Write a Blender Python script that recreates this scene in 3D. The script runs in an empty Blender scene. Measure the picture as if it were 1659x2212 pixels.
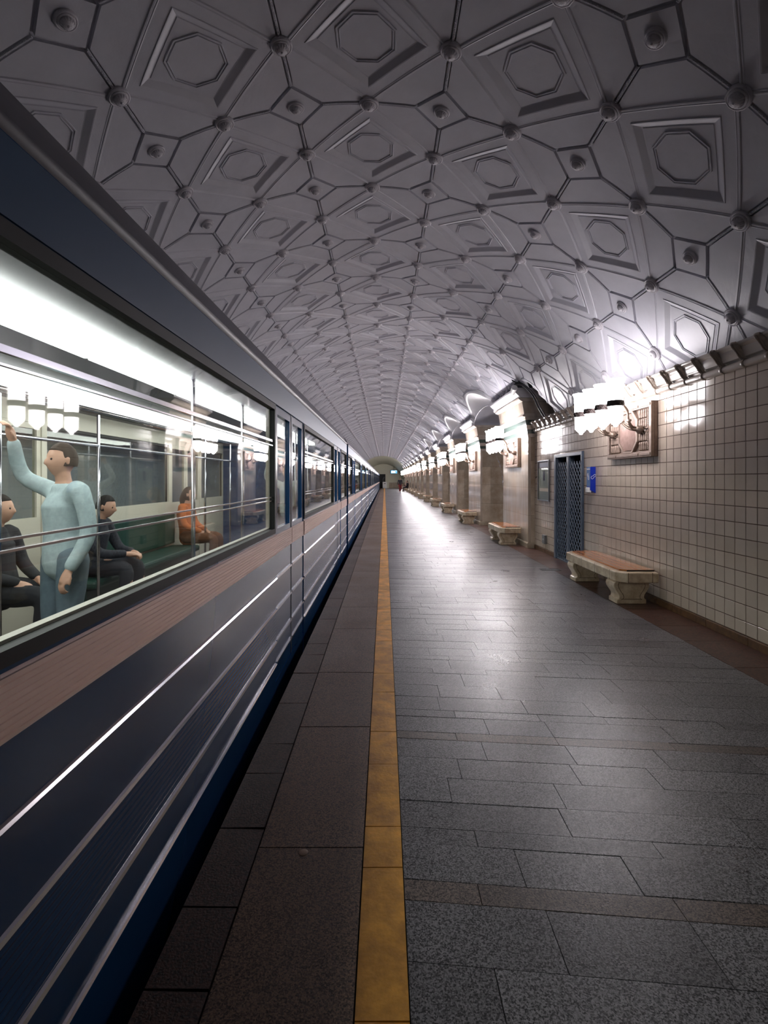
import bpy, math, random
from math import sin, cos, pi, sqrt, atan2, radians
from mathutils import Vector, Matrix
random.seed(7)
SC = bpy.context.scene
COL = SC.collection

# ------------------------------------------------------------------ camera, exposure, world
H = 1.52                       # eye height above the platform
cam = bpy.data.cameras.new('camera')
cam.sensor_width = 36.0
cam.lens = 1125.0 * 36.0 / 2212.0
cam.shift_x = -0.0005
cam.shift_y = -0.0320
cam.clip_start = 0.03
cam.clip_end = 300
co = bpy.data.objects.new('camera', cam)
COL.objects.link(co)
co.location = (0, 0, H)
co.rotation_euler = (pi / 2, 0, 0)
SC.camera = co
SC.view_settings.view_transform = 'Standard'
SC.view_settings.look = 'None'
SC.view_settings.exposure = 0.0
SC.view_settings.gamma = 1.0
SC.view_settings.use_curve_mapping = False
SC.cycles.max_bounces = 7
SC.cycles.diffuse_bounces = 3
SC.cycles.glossy_bounces = 4
SC.cycles.caustics_reflective = False
SC.cycles.caustics_refractive = False
LAMP = 50.0                    # glow of the glass lamp shades on the pylons
LAMP_WALL = 18.0               # the lamp over the tiles is dimmer
CAR_LIGHT = 10.0                # glow of the tubes inside the train
w = bpy.data.worlds.new('world')
SC.world = w
w.use_nodes = True
w.node_tree.nodes['Background'].inputs[0].default_value = (0.02, 0.02, 0.022, 1)
w.node_tree.nodes['Background'].inputs[1].default_value = 0.3

# ------------------------------------------------------------------ materials
def lin(c):
    return tuple((v / 255 / 12.92 if v / 255 < .04045 else ((v / 255 + .055) / 1.055) ** 2.4) for v in c) + (1,)

def mat(name, col, rough=.5, metal=0.0, spec=.5, noise=None, bump=None, island=0.0, coat=0.0, rvar=0.0,
        emis=None, stretch=(1, 1, 1)):
    """noise = (scale, amount, second colour, detail); bump = (scale, strength)"""
    m = bpy.data.materials.new(name)
    m.use_nodes = True
    nt = m.node_tree
    N, L = nt.nodes, nt.links
    b = N['Principled BSDF']
    b.inputs['Roughness'].default_value = rough
    b.inputs['Metallic'].default_value = metal
    b.inputs['Specular IOR Level'].default_value = spec
    b.inputs['Coat Weight'].default_value = coat
    b.inputs['Coat Roughness'].default_value = .08
    c = lin(col)
    b.inputs['Base Color'].default_value = c
    out = None
    tc = N.new('ShaderNodeTexCoord')
    mp = N.new('ShaderNodeMapping')
    mp.inputs['Scale'].default_value = stretch
    L.new(tc.outputs['Object'], mp.inputs['Vector'])
    if noise:
        t = N.new('ShaderNodeTexNoise')
        t.inputs['Scale'].default_value = noise[0]
        t.inputs['Detail'].default_value = noise[3] if len(noise) > 3 else 6
        t.inputs['Roughness'].default_value = .65
        L.new(mp.outputs[0], t.inputs['Vector'])
        r = N.new('ShaderNodeValToRGB')
        r.color_ramp.elements[0].position = .5 - noise[1]
        r.color_ramp.elements[1].position = .5 + noise[1]
        r.color_ramp.elements[0].color = lin(noise[2])
        r.color_ramp.elements[1].color = c
        L.new(t.outputs['Fac'], r.inputs['Fac'])
        if 'granite' in name:                        # crystals of stone, some light and some dark
            vo = N.new('ShaderNodeTexVoronoi')
            vo.inputs['Scale'].default_value = noise[0]
            L.new(mp.outputs[0], vo.inputs['Vector'])
            sx = N.new('ShaderNodeSeparateColor')
            L.new(vo.outputs['Color'], sx.inputs[0])
            ad = N.new('ShaderNodeMath')
            ad.operation = 'MULTIPLY_ADD'
            ad.inputs[1].default_value = .45
            L.new(sx.outputs[0], ad.inputs[0])
            sb = N.new('ShaderNodeMath')
            sb.operation = 'SUBTRACT'
            sb.inputs[1].default_value = .22
            L.new(t.outputs['Fac'], sb.inputs[0])
            L.new(sb.outputs[0], ad.inputs[2])
            L.new(ad.outputs[0], r.inputs['Fac'])
        out = r.outputs['Color']
        if rvar:
            mr = N.new('ShaderNodeMapRange')
            mr.inputs['To Min'].default_value = rough - rvar
            mr.inputs['To Max'].default_value = rough + rvar
            t2 = N.new('ShaderNodeTexNoise')
            t2.inputs['Scale'].default_value = 1.7
            t2.inputs['Detail'].default_value = 5
            L.new(tc.outputs['Object'], t2.inputs['Vector'])
            mr.inputs['From Min'].default_value = .3
            mr.inputs['From Max'].default_value = .7
            L.new(t2.outputs['Fac'], mr.inputs['Value'])
            L.new(mr.outputs[0], b.inputs['Roughness'])
    if island:
        g = N.new('ShaderNodeNewGeometry')
        hs = N.new('ShaderNodeHueSaturation')
        mr = N.new('ShaderNodeMapRange')
        mr.inputs['To Min'].default_value = 1 - island
        mr.inputs['To Max'].default_value = 1 + island
        L.new(g.outputs['Random Per Island'], mr.inputs['Value'])
        L.new(mr.outputs[0], hs.inputs['Value'])
        if out:
            L.new(out, hs.inputs['Color'])
        else:
            hs.inputs['Color'].default_value = c
        out = hs.outputs['Color']
    if out:
        L.new(out, b.inputs['Base Color'])
    if bump:
        t = N.new('ShaderNodeTexNoise')
        t.inputs['Scale'].default_value = bump[0]
        t.inputs['Detail'].default_value = 4
        L.new(mp.outputs[0], t.inputs['Vector'])
        bp = N.new('ShaderNodeBump')
        bp.inputs['Strength'].default_value = bump[1]
        bp.inputs['Distance'].default_value = .01
        L.new(t.outputs['Fac'], bp.inputs['Height'])
        L.new(bp.outputs['Normal'], b.inputs['Normal'])
    if emis:
        b.inputs['Emission Color'].default_value = lin(emis[0])
        b.inputs['Emission Strength'].default_value = emis[1]
    return m

def glass_mat(name, tint, refl_ior=1.5, rough=.02):
    m = bpy.data.materials.new(name)
    m.use_nodes = True
    nt = m.node_tree
    N, L = nt.nodes, nt.links
    for n in list(N):
        N.remove(n)
    o = N.new('ShaderNodeOutputMaterial')
    mx = N.new('ShaderNodeMixShader')
    tr = N.new('ShaderNodeBsdfTransparent')
    gl = N.new('ShaderNodeBsdfGlossy')
    tr.inputs[0].default_value = lin(tint)
    gl.inputs['Roughness'].default_value = rough
    lw = N.new('ShaderNodeLayerWeight')
    lw.inputs['Blend'].default_value = .5
    pw = N.new('ShaderNodeMath')
    pw.operation = 'POWER'
    pw.inputs[1].default_value = 4.5
    fr = N.new('ShaderNodeMapRange')
    fr.inputs['To Min'].default_value = ((refl_ior - 1) / (refl_ior + 1)) ** 2
    L.new(lw.outputs['Facing'], pw.inputs[0])
    L.new(pw.outputs[0], fr.inputs['Value'])
    L.new(fr.outputs[0], mx.inputs[0])
    L.new(tr.outputs[0], mx.inputs[1])
    L.new(gl.outputs[0], mx.inputs[2])
    L.new(mx.outputs[0], o.inputs['Surface'])
    return m

M = {}
M['plaster'] = mat('plaster', (205, 204, 212), .42, noise=(2.2, .25, (190, 189, 197)), bump=(60, .06))
M['plaster_boss'] = mat('plaster_boss', (200, 196, 202), .45, bump=(120, .35))
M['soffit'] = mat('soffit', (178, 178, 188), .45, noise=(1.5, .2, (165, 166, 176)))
M['impost'] = mat('impost', (220, 218, 222), .3)
M['granite'] = mat('granite', (138, 134, 138), .31, noise=(190, .19, (30, 29, 32), 3), island=.2, bump=(170, .12), rvar=.04)
M['granite_row'] = mat('granite_row', (124, 108, 100), .33, noise=(190, .2, (40, 33, 31), 3), island=.2, bump=(170, .12), rvar=.04)
M['granite_brown'] = mat('granite_brown', (136, 108, 88), .42, noise=(180, .2, (48, 35, 29), 3), island=.15, bump=(150, .15), rvar=.06)
M['granite_edge'] = mat('granite_edge', (84, 60, 50), .48, noise=(100, .2, (44, 32, 28), 3), island=.18, bump=(120, .2), rvar=.05)
M['granite_red'] = mat('granite_red', (98, 64, 52), .34, noise=(60, .25, (58, 38, 33), 4), island=.12, rvar=.06)
M['joint'] = mat('joint', (34, 32, 33), .8)
M['yellow'] = mat('yellow_stone', (250, 178, 70), .38, noise=(7, .2, (168, 114, 42), 12), island=.1, bump=(60, .15), rvar=.06)
M['tile'] = mat('glazed_tile', (206, 190, 174), .13, spec=.55, noise=(3, .3, (190, 174, 158)), island=.05)
M['grout'] = mat('grout', (88, 66, 54), .8)
M['base_stone'] = mat('base_stone', (118, 84, 52), .5, noise=(14, .2, (62, 42, 28), 8))
M['glaze'] = mat('glazed_cornice', (204, 195, 186), .15, spec=.55)
M['leaf'] = mat('glazed_leaf', (184, 170, 158), .2, spec=.55, bump=(40, .3))
M['marble'] = mat('cream_marble', (206, 194, 180), .1, noise=(3.2, .22, (172, 152, 132), 9), stretch=(1.6, 1.6, .35), coat=.3)
M['marble_jamb'] = mat('brown_marble', (206, 192, 172), .2, noise=(2.6, .2, (160, 138, 114), 10), island=.22, coat=.15)
M['marble_green'] = mat('green_marble', (96, 110, 102), .15, noise=(16, .2, (56, 70, 68), 8), coat=.2)
M['marble_white'] = mat('white_marble', (214, 204, 192), .18, noise=(5, .2, (190, 174, 160), 8))
M['bench_stone'] = mat('bench_marble', (232, 214, 188), .34, noise=(9, .16, (184, 156, 124), 10), bump=(30, .12))
M['bench_joint'] = mat('bench_joint', (112, 90, 68), .7)
M['wood'] = mat('varnished_wood', (204, 122, 42), .22, noise=(5, .25, (150, 78, 22), 8), stretch=(9, .6, 9), coat=.4)
M['black'] = mat('black', (8, 8, 9), .6)
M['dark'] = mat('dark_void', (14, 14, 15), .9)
M['gate_frame'] = mat('gate_frame_paint', (92, 106, 124), .4, noise=(8, .2, (76, 88, 104)))
M['gate'] = mat('gate_paint', (116, 130, 148), .4, noise=(8, .2, (98, 110, 126)))
M['bronze'] = mat('bronze', (150, 132, 118), .35, metal=.55, noise=(20, .25, (112, 96, 86)))
M['plaque'] = mat('plaque_bronze', (158, 138, 124), .42, metal=.35, noise=(14, .25, (118, 100, 90)))
M['plaque_rose'] = mat('plaque_rose', (166, 140, 130), .42, metal=.3, noise=(14, .25, (128, 102, 94)))
M['shade'] = mat('lit_opal_glass', (250, 250, 252), .25, emis=((255, 249, 253), LAMP))
M['shade_wall'] = mat('dim_lit_opal_glass', (250, 250, 252), .25, emis=((255, 249, 253), LAMP_WALL))
M['band'] = mat('dark_band', (74, 64, 62), .4, metal=.4)
M['chrome'] = mat('chrome', (206, 206, 214), .16, metal=1.0)
M['car_blue'] = mat('car_blue', (34, 72, 116), .22, coat=.15, spec=.35)
M['car_blue_top'] = mat('car_blue_top', (44, 84, 124), .4)
M['car_roof'] = mat('car_roof', (96, 94, 106), .42)
M['car_stripe'] = mat('car_stripe', (255, 230, 220), .38, metal=.6)
M['rubber'] = mat('rubber', (16, 16, 18), .6)
M['lining'] = mat('car_lining', (212, 206, 190), .4)
M['car_ceiling'] = mat('car_ceiling', (222, 220, 208), .45)
M['car_floor'] = mat('car_floor', (82, 74, 66), .5)
M['seat'] = mat('seat_vinyl', (26, 62, 52), .4)
M['tube'] = mat('lit_tube', (240, 250, 255), .3, emis=((246, 250, 250), CAR_LIGHT))
M['glass'] = glass_mat('car_glass', (240, 242, 238), 1.4)
M['pane'] = glass_mat('board_glass', (236, 240, 238), 1.35)
M['board'] = mat('board_paper', (232, 220, 200), .5)
M['board_head'] = mat('board_header', (128, 84, 104), .4)
M['steel'] = mat('steel', (150, 152, 156), .35, metal=.8)
M['grey'] = mat('grey_paint', (112, 112, 112), .5)
M['disp_blue'] = mat('dispenser_blue', (14, 48, 168), .3)
M['disp_teal'] = mat('dispenser_face', (24, 96, 170), .3)
M['white'] = mat('white_plastic', (232, 232, 232), .35)
M['end_wall'] = mat('end_wall_paint', (206, 204, 184), .5)
M['end_marble'] = mat('end_marble', (168, 150, 122), .3, noise=(3, .2, (130, 112, 88)))
M['screen'] = mat('lit_screen', (40, 80, 130), .3, emis=((90, 190, 235), 1.0))
M['screen_w'] = mat('lit_screen_white', (240, 240, 250), .3, emis=((245, 250, 255), 2.0))
M['cable'] = mat('cable', (60, 58, 60), .5)
M['skin'] = mat('skin', (206, 160, 136), .5)

# ------------------------------------------------------------------ mesh helpers
class MB:
    def __init__(s):
        s.v, s.f, s.mi, s.cur = [], [], [], 0
    def add(s, vs, fs):
        o = len(s.v)
        s.v.extend(tuple(p) for p in vs)
        for f in fs:
            s.f.append(tuple(i + o for i in f))
            s.mi.append(s.cur)
        return s
    def box(s, x0, x1, y0, y1, z0, z1):
        return s.add([(x0, y0, z0), (x1, y0, z0), (x1, y1, z0), (x0, y1, z0), (x0, y0, z1), (x1, y0, z1), (x1, y1, z1), (x0, y1, z1)],
                     [(0, 3, 2, 1), (4, 5, 6, 7), (0, 1, 5, 4), (1, 2, 6, 5), (2, 3, 7, 6), (3, 0, 4, 7)])
    def grid(s, fn, nu, nv, flip=False):
        vs = [fn(i / nu, j / nv) for j in range(nv + 1) for i in range(nu + 1)]
        fs = []
        for j in range(nv):
            for i in range(nu):
                a = j * (nu + 1) + i
                q = (a, a + 1, a + nu + 2, a + nu + 1)
                fs.append(q[::-1] if flip else q)
        return s.add(vs, fs)
    def loft(s, rings, closed=True, cap=True):
        n = len(rings[0])
        vs = [p for r in rings for p in r]
        fs = []
        for j in range(len(rings) - 1):
            for i in range(n if closed else n - 1):
                a, b = j * n + i, j * n + (i + 1) % n
                fs.append((a, b, b + n, a + n))
        if cap and closed:
            fs.append(tuple(range(n))[::-1])
            fs.append(tuple(range((len(rings) - 1) * n, len(rings) * n)))
        return s.add(vs, fs)
    def extrude_y(s, poly, y0, y1):           # closed polygon of (x, z) run along y
        return s.loft([[(x, y0, z) for x, z in poly], [(x, y1, z) for x, z in poly]])
    def tube(s, pts, r, n=8, cap=True):
        pts = [Vector(p) for p in pts]
        rings = []
        up = None
        for k, p in enumerate(pts):
            t = (pts[min(k + 1, len(pts) - 1)] - pts[max(k - 1, 0)]).normalized()
            if up is None:
                up = Vector((0, 0, 1)) if abs(t.z) < .9 else Vector((1, 0, 0))
            u = (up - t * up.dot(t)).normalized()
            w_ = t.cross(u)
            up = u
            rr = r[k] if isinstance(r, (list, tuple)) else r
            rings.append([p + (u * cos(2 * pi * i / n) + w_ * sin(2 * pi * i / n)) * rr for i in range(n)])
        return s.loft(rings, True, cap)
    def lathe(s, prof, n=16, mtx=None):       # prof of (r, z)
        rings = [[Vector((max(r, 1e-4) * cos(2 * pi * i / n), max(r, 1e-4) * sin(2 * pi * i / n), z)) for i in range(n)] for r, z in prof]
        if mtx is not None:
            rings = [[mtx @ p for p in r] for r in rings]
        return s.loft(rings)
    def build(s, name, m, parent=None, smooth=False, bevel=0.0, auto=None):
        me = bpy.data.meshes.new(name)
        me.from_pydata([tuple(p) for p in s.v], [], s.f)
        for x in (m if isinstance(m, (list, tuple)) else [m]):
            me.materials.append(x)
        me.polygons.foreach_set('material_index', s.mi)
        if smooth:
            me.polygons.foreach_set('use_smooth', [True] * len(me.polygons))
            if auto:
                me.set_sharp_from_angle(angle=radians(auto))
        me.update()
        o = bpy.data.objects.new(name, me)
        COL.objects.link(o)
        if parent is not None:
            o.parent = parent
        if bevel:
            b = o.modifiers.new('bevel', 'BEVEL')
            b.width = bevel
            b.segments = 2
            b.limit_method = 'ANGLE'
        return o

def tag(o, label=None, cat=None, group=None, kind=None):
    if label: o['label'] = label
    if cat: o['category'] = cat
    if group: o['group'] = group
    if kind: o['kind'] = kind
    return o

def empty(name, loc=(0, 0, 0), rz=0.0):
    o = bpy.data.objects.new(name, None)
    o.empty_display_size = .1
    COL.objects.link(o)
    o.location = loc
    o.rotation_euler = (0, 0, rz)
    return o

def copy_tree(o, parent=None):
    c = o.copy()
    COL.objects.link(c)
    c.parent = parent
    for ch in list(o.children):
        copy_tree(ch, c)
    return c

def smooth_path(pts, n=6):
    out = []
    P = [Vector(p) for p in pts]
    for k in range(len(P) - 1):
        p0, p1, p2, p3 = P[max(k - 1, 0)], P[k], P[k + 1], P[min(k + 2, len(P) - 1)]
        for i in range(n):
            t = i / n
            out.append(.5 * ((2 * p1) + (p2 - p0) * t + (2 * p0 - 5 * p1 + 4 * p2 - p3) * t * t + (3 * p1 - p0 - 3 * p2 + p3) * t ** 3))
    out.append(P[-1])
    return out

ORD = ['first', 'second', 'third', 'fourth', 'fifth', 'sixth', 'seventh', 'eighth', 'ninth', 'tenth', 'eleventh', 'twelfth', 'thirteenth', 'fourteenth']

# ------------------------------------------------------------------ dimensions of the hall
R = 4.216; XC = -.2766; ZC = H - .6105            # vault
A0 = .0304; DA = .3336; Y0 = 4.275; DY = 1.425    # coffer lattice
XW = 3.32                                         # tiled wall
XP = 3.17                                         # pylon faces
P0, PITCH, PW = 11.5, 5.7, 2.4                    # pylons
NP = 13
YEND = 88.0
YB = -4.0
XE = -.72                                         # platform edge
XT = -.82                                         # side of the train
GATE = (8.68, 10.1, 1.99)

def vx(z):                                        # vault surface on the platform side at height z
    c = (z - ZC) / R
    return XC + R * sqrt(max(0, 1 - c * c))

def arch_z(t):                                    # t in -1..1 across a passage
    return 3.3 + .74 * sqrt(max(0, 1 - t * t))

# ------------------------------------------------------------------ ceiling: coffered barrel vault
def V(i, b, d):
    a = A0 + DA * i
    r = R - d
    return (XC + r * sin(a), Y0 + DY * b, ZC + r * cos(a))

vault = MB()
def ring_band(c, r1, d1, r2, d2, n):
    ci, cb = c
    cor = [(.5, 0), (0, .5), (-.5, 0), (0, -.5)]
    for k in range(4):
        (x0, y0), (x1, y1) = cor[k], cor[(k + 1) % 4]
        vault.grid(lambda u, v: V(ci + (x0 + (x1 - x0) * u) * (r1 + (r2 - r1) * v), cb + (y0 + (y1 - y0) * u) * (r1 + (r2 - r1) * v), d1 + (d2 - d1) * v), n, 1, True)
def patch(q, d, n, m_, skirt=None):
    (a, b, c, e) = q
    def P(u, v):
        x = (a[0] * (1 - u) + b[0] * u) * (1 - v) + (e[0] * (1 - u) + c[0] * u) * v
        y = (a[1] * (1 - u) + b[1] * u) * (1 - v) + (e[1] * (1 - u) + c[1] * u) * v
        return x, y
    vault.grid(lambda u, v: V(*P(u, v), d), n, m_)
    if skirt is not None:
        for (s, t, k) in (((0, 0), (1, 0), n), ((1, 0), (1, 1), m_), ((1, 1), (0, 1), n), ((0, 1), (0, 0), m_)):
            vault.grid(lambda u, v: V(*P(s[0] + (t[0] - s[0]) * u, s[1] + (t[1] - s[1]) * u), d + (skirt - d) * v), k, 1, True)

COFFER = [(1.0, 0), (.985, .008), (.962, .009), (.945, .002), (.93, .006), (.915, .002), (.73, .003), (.72, .009), (.70, .007), (.60, -.021), (.58, -.023), (.57, -.018)]
def coffer(ci, cb, n):
    for (r1, d1), (r2, d2) in zip(COFFER[:-1], COFFER[1:]):
        ring_band((ci, cb), r1, d1, r2, d2, n)
    h = .5 * COFFER[-1][0]
    patch(((ci - h, cb), (ci, cb - h), (ci + h, cb), (ci, cb + h)), COFFER[-1][1], n, n)
    if cb > 26: return
    def octo(o, d):
        k = o * .42
        pq = [(o, -k), (o, k), (k, o), (-k, o), (-o, k), (-o, -k), (-k, -o), (k, -o)]
        return [V(ci + (p - q) / 2, cb + (p + q) / 2, d) for p, q in pq]
    b = COFFER[-1][1]
    for (o1, o2) in ((.248, .232), (.224, .212)):
        vault.loft([octo(o1, b - .004), octo(o1 - .003, b + .009), octo(o2 + .003, b + .009), octo(o2, b - .004)], True, False)

def gap(ci, cb, n):
    q, e, wd, B = .18, .48, .017, -.03
    h = .5
    patch(((ci - h, cb), (ci, cb - h), (ci + h, cb), (ci, cb + h)), B, 3, 3)
    s = q - .012
    patch(((ci - s, cb), (ci, cb - s), (ci + s, cb), (ci, cb + s)), .004, 3, 3, B)
    for sx, sy in ((1, 1), (-1, 1), (-1, -1), (1, -1)):
        pts = [(q + .006, wd), (.5 - wd, wd), (wd, .5 - wd), (wd, q + .006)]
        pts = [(ci + sx * x, cb + sy * y) for x, y in pts]
        if sx * sy < 0: pts = pts[::-1]
        patch(tuple(pts), 0.0, n, n, B)
    if cb > 30: return
    for dx, dy in ((1, 0), (0, 1), (-1, 0), (0, -1)):
        w0, w1 = .0095, .006
        def rr(w_, d):
            return [V(ci + dx * t + (-dy) * w_, cb + dy * t + dx * w_, d) for t in (q, .25, .34, .44)]
        rows = [rr(-w0, B), rr(-w0, -.012), rr(-w1, .0), rr(w1, .0), rr(w0, -.012), rr(w0, B)]
        vault.loft(rows, False, False)
        if cb < 5:                                   # the strip is wound like a rope
            for q2 in range(34):
                t = .185 + q2 * .0075
                c_ = [(t, -w1), (t + .005, -w1), (t + .005, w1), (t, w1)]
                lo = [V(ci + dx * a_ - dy * w_, cb + dy * a_ + dx * w_, .0) for a_, w_ in c_]
                hi = [V(ci + dx * a_ - dy * w_ * .7, cb + dy * a_ + dx * w_ * .7, .007) for a_, w_ in c_]
                vault.loft([lo, hi], True, True)

for b in range(-5, 54):
    n = 5 if b < 12 else 3
    for i in range(-4, 5):
        coffer(i, b, n)
    for i in range(-4, 5):
        gap(i - .5, b + .5, n)
# openings of the vault over the passages and the cable niche beside the first pylon
keep = []
for fi, f in enumerate(vault.f):
    p = Vector((0, 0, 0))
    for k in f: p += Vector(vault.v[k])
    p /= len(f)
    cut = False
    if p.x > 1.8 and p.y > P0 + PW:
        t = ((p.y - P0 - PW) % PITCH)
        if t < PITCH - PW and p.y < P0 + PITCH * NP - .1:
            tt = (t - (PITCH - PW) / 2) / ((PITCH - PW) / 2)
            cut = p.z < arch_z(tt) + .05
    if p.x > 1.8 and P0 - .95 < p.y < P0 + .2:
        tt = (p.y - P0) / .95
        cut = p.z < 2.76 + .95 * sqrt(max(0, 1 - tt * tt))
    if not cut: keep.append(fi)
vault.f = [vault.f[i] for i in keep]
vault.mi = [0] * len(vault.f)
ceiling = tag(vault.build('ceiling', M['plaster']), 'white coffered barrel vault of plaster squares', None, None, 'structure')

def boss_mb(n=18, petals=True):
    m = MB()
    m.lathe([(0, -.06), (.09, -.06), (.093, .014), (.09, .024), (.082, .028), (.076, .024), (.072, .024), (.070, .031), (.062, .034), (.055, .032), (.053, .04), (.049, .05), (.04, .06), (.027, .067), (.0, .07)], n)
    if petals:
        for k in range(14):
            a = 2 * pi * k / 14
            m.tube([(.052 * cos(a), .052 * sin(a), .037), (.047 * cos(a), .047 * sin(a), .049), (.034 * cos(a), .034 * sin(a), .061)], [.005, .006, .003], 5)
        m.tube([(0, 0, .064), (0, 0, .073), (0, 0, .077)], [.013, .011, .004], 8)
    return m
bosses = []
for b2 in range(-8, 106):
    for i2 in range(-9, 10):
        i, b = i2 / 2, b2 / 2
        if (i2 % 2 == 0) and (b2 % 2 == 0): continue
        x, y, z = V(i, b, 0)
        if y < .3: continue
        if x > 1.8 and y > P0 + PW:
            t = ((y - P0 - PW) % PITCH)
            if t < PITCH - PW:
                tt = (t - (PITCH - PW) / 2) / ((PITCH - PW) / 2)
                if z < arch_z(tt) + .22: continue
        if x > 1.8 and P0 - 1 < y < P0 + .3 and z < 3.8: continue
        if x > vx(2.9) or x < -3.5: continue
        px, py = 830 + 1125 * x / y, 1035 - 1125 * (z - H) / y
        seen = 0 <= px <= 1659 and -10 <= py and not (x < 0 and (z - H) / -x < 1.05)
        bosses.append((not seen, (x * x + y * y + (z - H) ** 2), i, b, not (i2 % 2 and b2 % 2)))
bosses.sort()
bm1 = boss_mb()
first_boss = bm1.build('rosette', M['plaster_boss'], ceiling, True, auto=50)
rest = MB()
far_boss = boss_mb(10, False)
for k, (_, _, i, b, big) in enumerate(bosses):
    x, y, z = V(i, b, 0)
    a = A0 + DA * i
    sc = 1.0 if big else .86
    rot = Matrix.Rotation(a, 4, 'Y') @ Matrix.Rotation(pi, 4, 'X')      # local +z points into the room
    mt = Matrix.Translation((x, y, z)) @ rot @ Matrix.Scale(sc, 4)
    if k < 100:
        o = first_boss if k == 0 else first_boss.copy()
        if k: COL.objects.link(o)
        o.matrix_local = mt
    elif not _ or y > 2:
        rest.add([mt @ Vector(p) for p in far_boss.v], far_boss.f)
tag(rest.build('far_rosettes', M['plaster_boss'], ceiling, True, auto=50), kind='stuff')

# smooth cream vault narrowing to the end wall
m = MB()
def ev(u, v):
    a = -1.35 + 2.7 * u
    r = R - .02 + (3.2 - R) * max(0, (v - .35) / .65)
    zc = ZC + .0 * v
    return (XC + r * sin(a) + .1 * v, 80.4 + (YEND - 80.4) * v, zc + r * cos(a))
m.grid(ev, 40, 12)
tag(m.build('ceiling_end', M['end_wall'], None, True), 'plain cream vault narrowing to the end wall', None, None, 'structure')

# ------------------------------------------------------------------ floor
def slab(mb, x0, x1, ya0, ya1, yb0, yb1, z, g=.004, tilt=0.0, th=.03):
    """slab whose front edge runs ya0 (at x0) .. ya1 (at x1) and back edge yb0 .. yb1"""
    t = [random.uniform(-tilt, tilt) for _ in range(3)]
    dz = [t[0], t[1], t[0] + t[2], t[1] + t[2]]
    c = [(x0 + g, ya0 + g, z + dz[0]), (x1 - g, ya1 + g, z + dz[1]), (x1 - g, yb1 - g, z + dz[3]), (x0 + g, yb0 - g, z + dz[2])]
    mb.add(c + [(p[0], p[1], p[2] - th) for p in c], [(0, 1, 2, 3), (0, 4, 5, 1), (1, 5, 6, 2), (2, 6, 7, 3), (3, 7, 4, 0)])

XG0, XG1 = .073, 2.82
fl = MB()
y = YB
SK = -.095
while y < YEND:
    hgt = random.choice([.2, .2, .21, .19, .09, .1, .24, .22])
    fl.cur = 1 if hgt < .15 and random.random() < .35 else 0
    x = XG0
    first = True
    while x < XG1 - .01:
        ln = random.uniform(.36, .78)
        if first: ln *= random.uniform(.5, 1.2)
        first = False
        x1 = min(XG1, x + ln)
        if XG1 - x1 < .2: x1 = XG1
        slab(fl, x, x1, y + SK * x, y + SK * x1, y + hgt + SK * x, y + hgt + SK * x1, 0, .0016, .001)
        x = x1
    y += hgt
floor = tag(fl.build('floor', [M['granite'], M['granite_row']]), 'grey granite slab floor of the platform', None, None, 'structure')
MB().box(XE + .01, 3.6, YB, YEND, -.4, -.012).build('floor_bed', M['joint'], floor)

def strip(name, x0, x1, lens, m, label, g=.003, tilt=.0008):
    mb = MB()
    y = YB
    while y < YEND:
        l = random.choice(lens)
        slab(mb, x0, x1, y, y, y + l, y + l, 0, g, tilt)
        y += l
    return tag(mb.build(name, m), label, None, None, 'structure')
strip('trim_1', -.086, .073, [.24, .36, .42, .5, .58, .6], M['yellow'], 'yellow stone safety line along the platform', .0022)
strip('trim_2', -.52, -.086, [.66, .9, 1.05, 1.2], M['granite_brown'], 'brown granite slabs between safety line and edge')
strip('trim_3', XE, -.52, [.3, .42, .55], M['granite_edge'], 'dark red-brown edge stones of the platform', .004, .002)
strip('trim_4', 2.82, XW, [.5, .7, .9], M['granite_red'], 'red granite border along the wall')
tag(MB().box(XE, 3.4, YB, YEND, -1.3, -.4).build('platform_wall', M['dark']), 'dark face of the platform below its edge', None, None, 'structure')
tag(MB().box(-4.6, XE, YB - 5, YEND + 30, -1.5, -1.3).build('track_bed', M['dark']), 'dark track bed under the train', None, None, 'structure')
m = MB()
m.box(-4.6, -4.1, YB - 5, YEND, -1.3, 2.6)
tag(m.build('wall_left', M['soffit']), 'grey tunnel wall behind the train', None, None, 'structure')
tag(MB().box(-5, 5.5, YB - 5.4, YB - 5, -1.5, 6).build('wall_back', M['dark']), 'dark end of the hall behind the viewer', None, None, 'structure')

# ------------------------------------------------------------------ tiled wall on the right
TW, TH = .1492, .1509
tw = MB()
ZB, ZT = .083, 2.60
z_ph = 1.567 - math.ceil(1.567 / TH) * TH
y_ph = 4.638 - 70 * TW
YW1 = P0 + .45
nz = int((ZT - z_ph) / TH) + 1
for j in range(nz + 1):
    for i in range(0, 130):
        ya, yb = y_ph + i * TW, y_ph + (i + 1) * TW
        za, zb = z_ph + j * TH, z_ph + (j + 1) * TH
        za, zb = max(za, ZB), min(zb, ZT)
        yb = min(yb, YW1)
        if zb - za < .02 or yb - ya < .02: continue
        if za < GATE[2] - .01 and yb > GATE[0] and ya < GATE[1]:
            if zb > GATE[2]: za = GATE[2]
            elif ya < GATE[0]: yb = GATE[0]
            elif yb > GATE[1]: ya = GATE[1]
            else: continue
            if zb - za < .02 or yb - ya < .02: continue
        g, c = .0028, .003
        t = [random.uniform(-.0008, .0008) for _ in range(2)]
        o = [(XW + .004, ya + g, za + g), (XW + .004, yb - g, za + g), (XW + .004, yb - g, zb - g), (XW + .004, ya + g, zb - g)]
        n_ = [(XW + t[0], ya + g + c, za + g + c), (XW - t[1], yb - g - c, za + g + c), (XW - t[0], yb - g - c, zb - g - c), (XW + t[1], ya + g + c, zb - g - c)]
        tw.add(o + n_, [(7, 6, 5, 4), (0, 4, 5, 1), (1, 5, 6, 2), (2, 6, 7, 3), (3, 7, 4, 0)])
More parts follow.
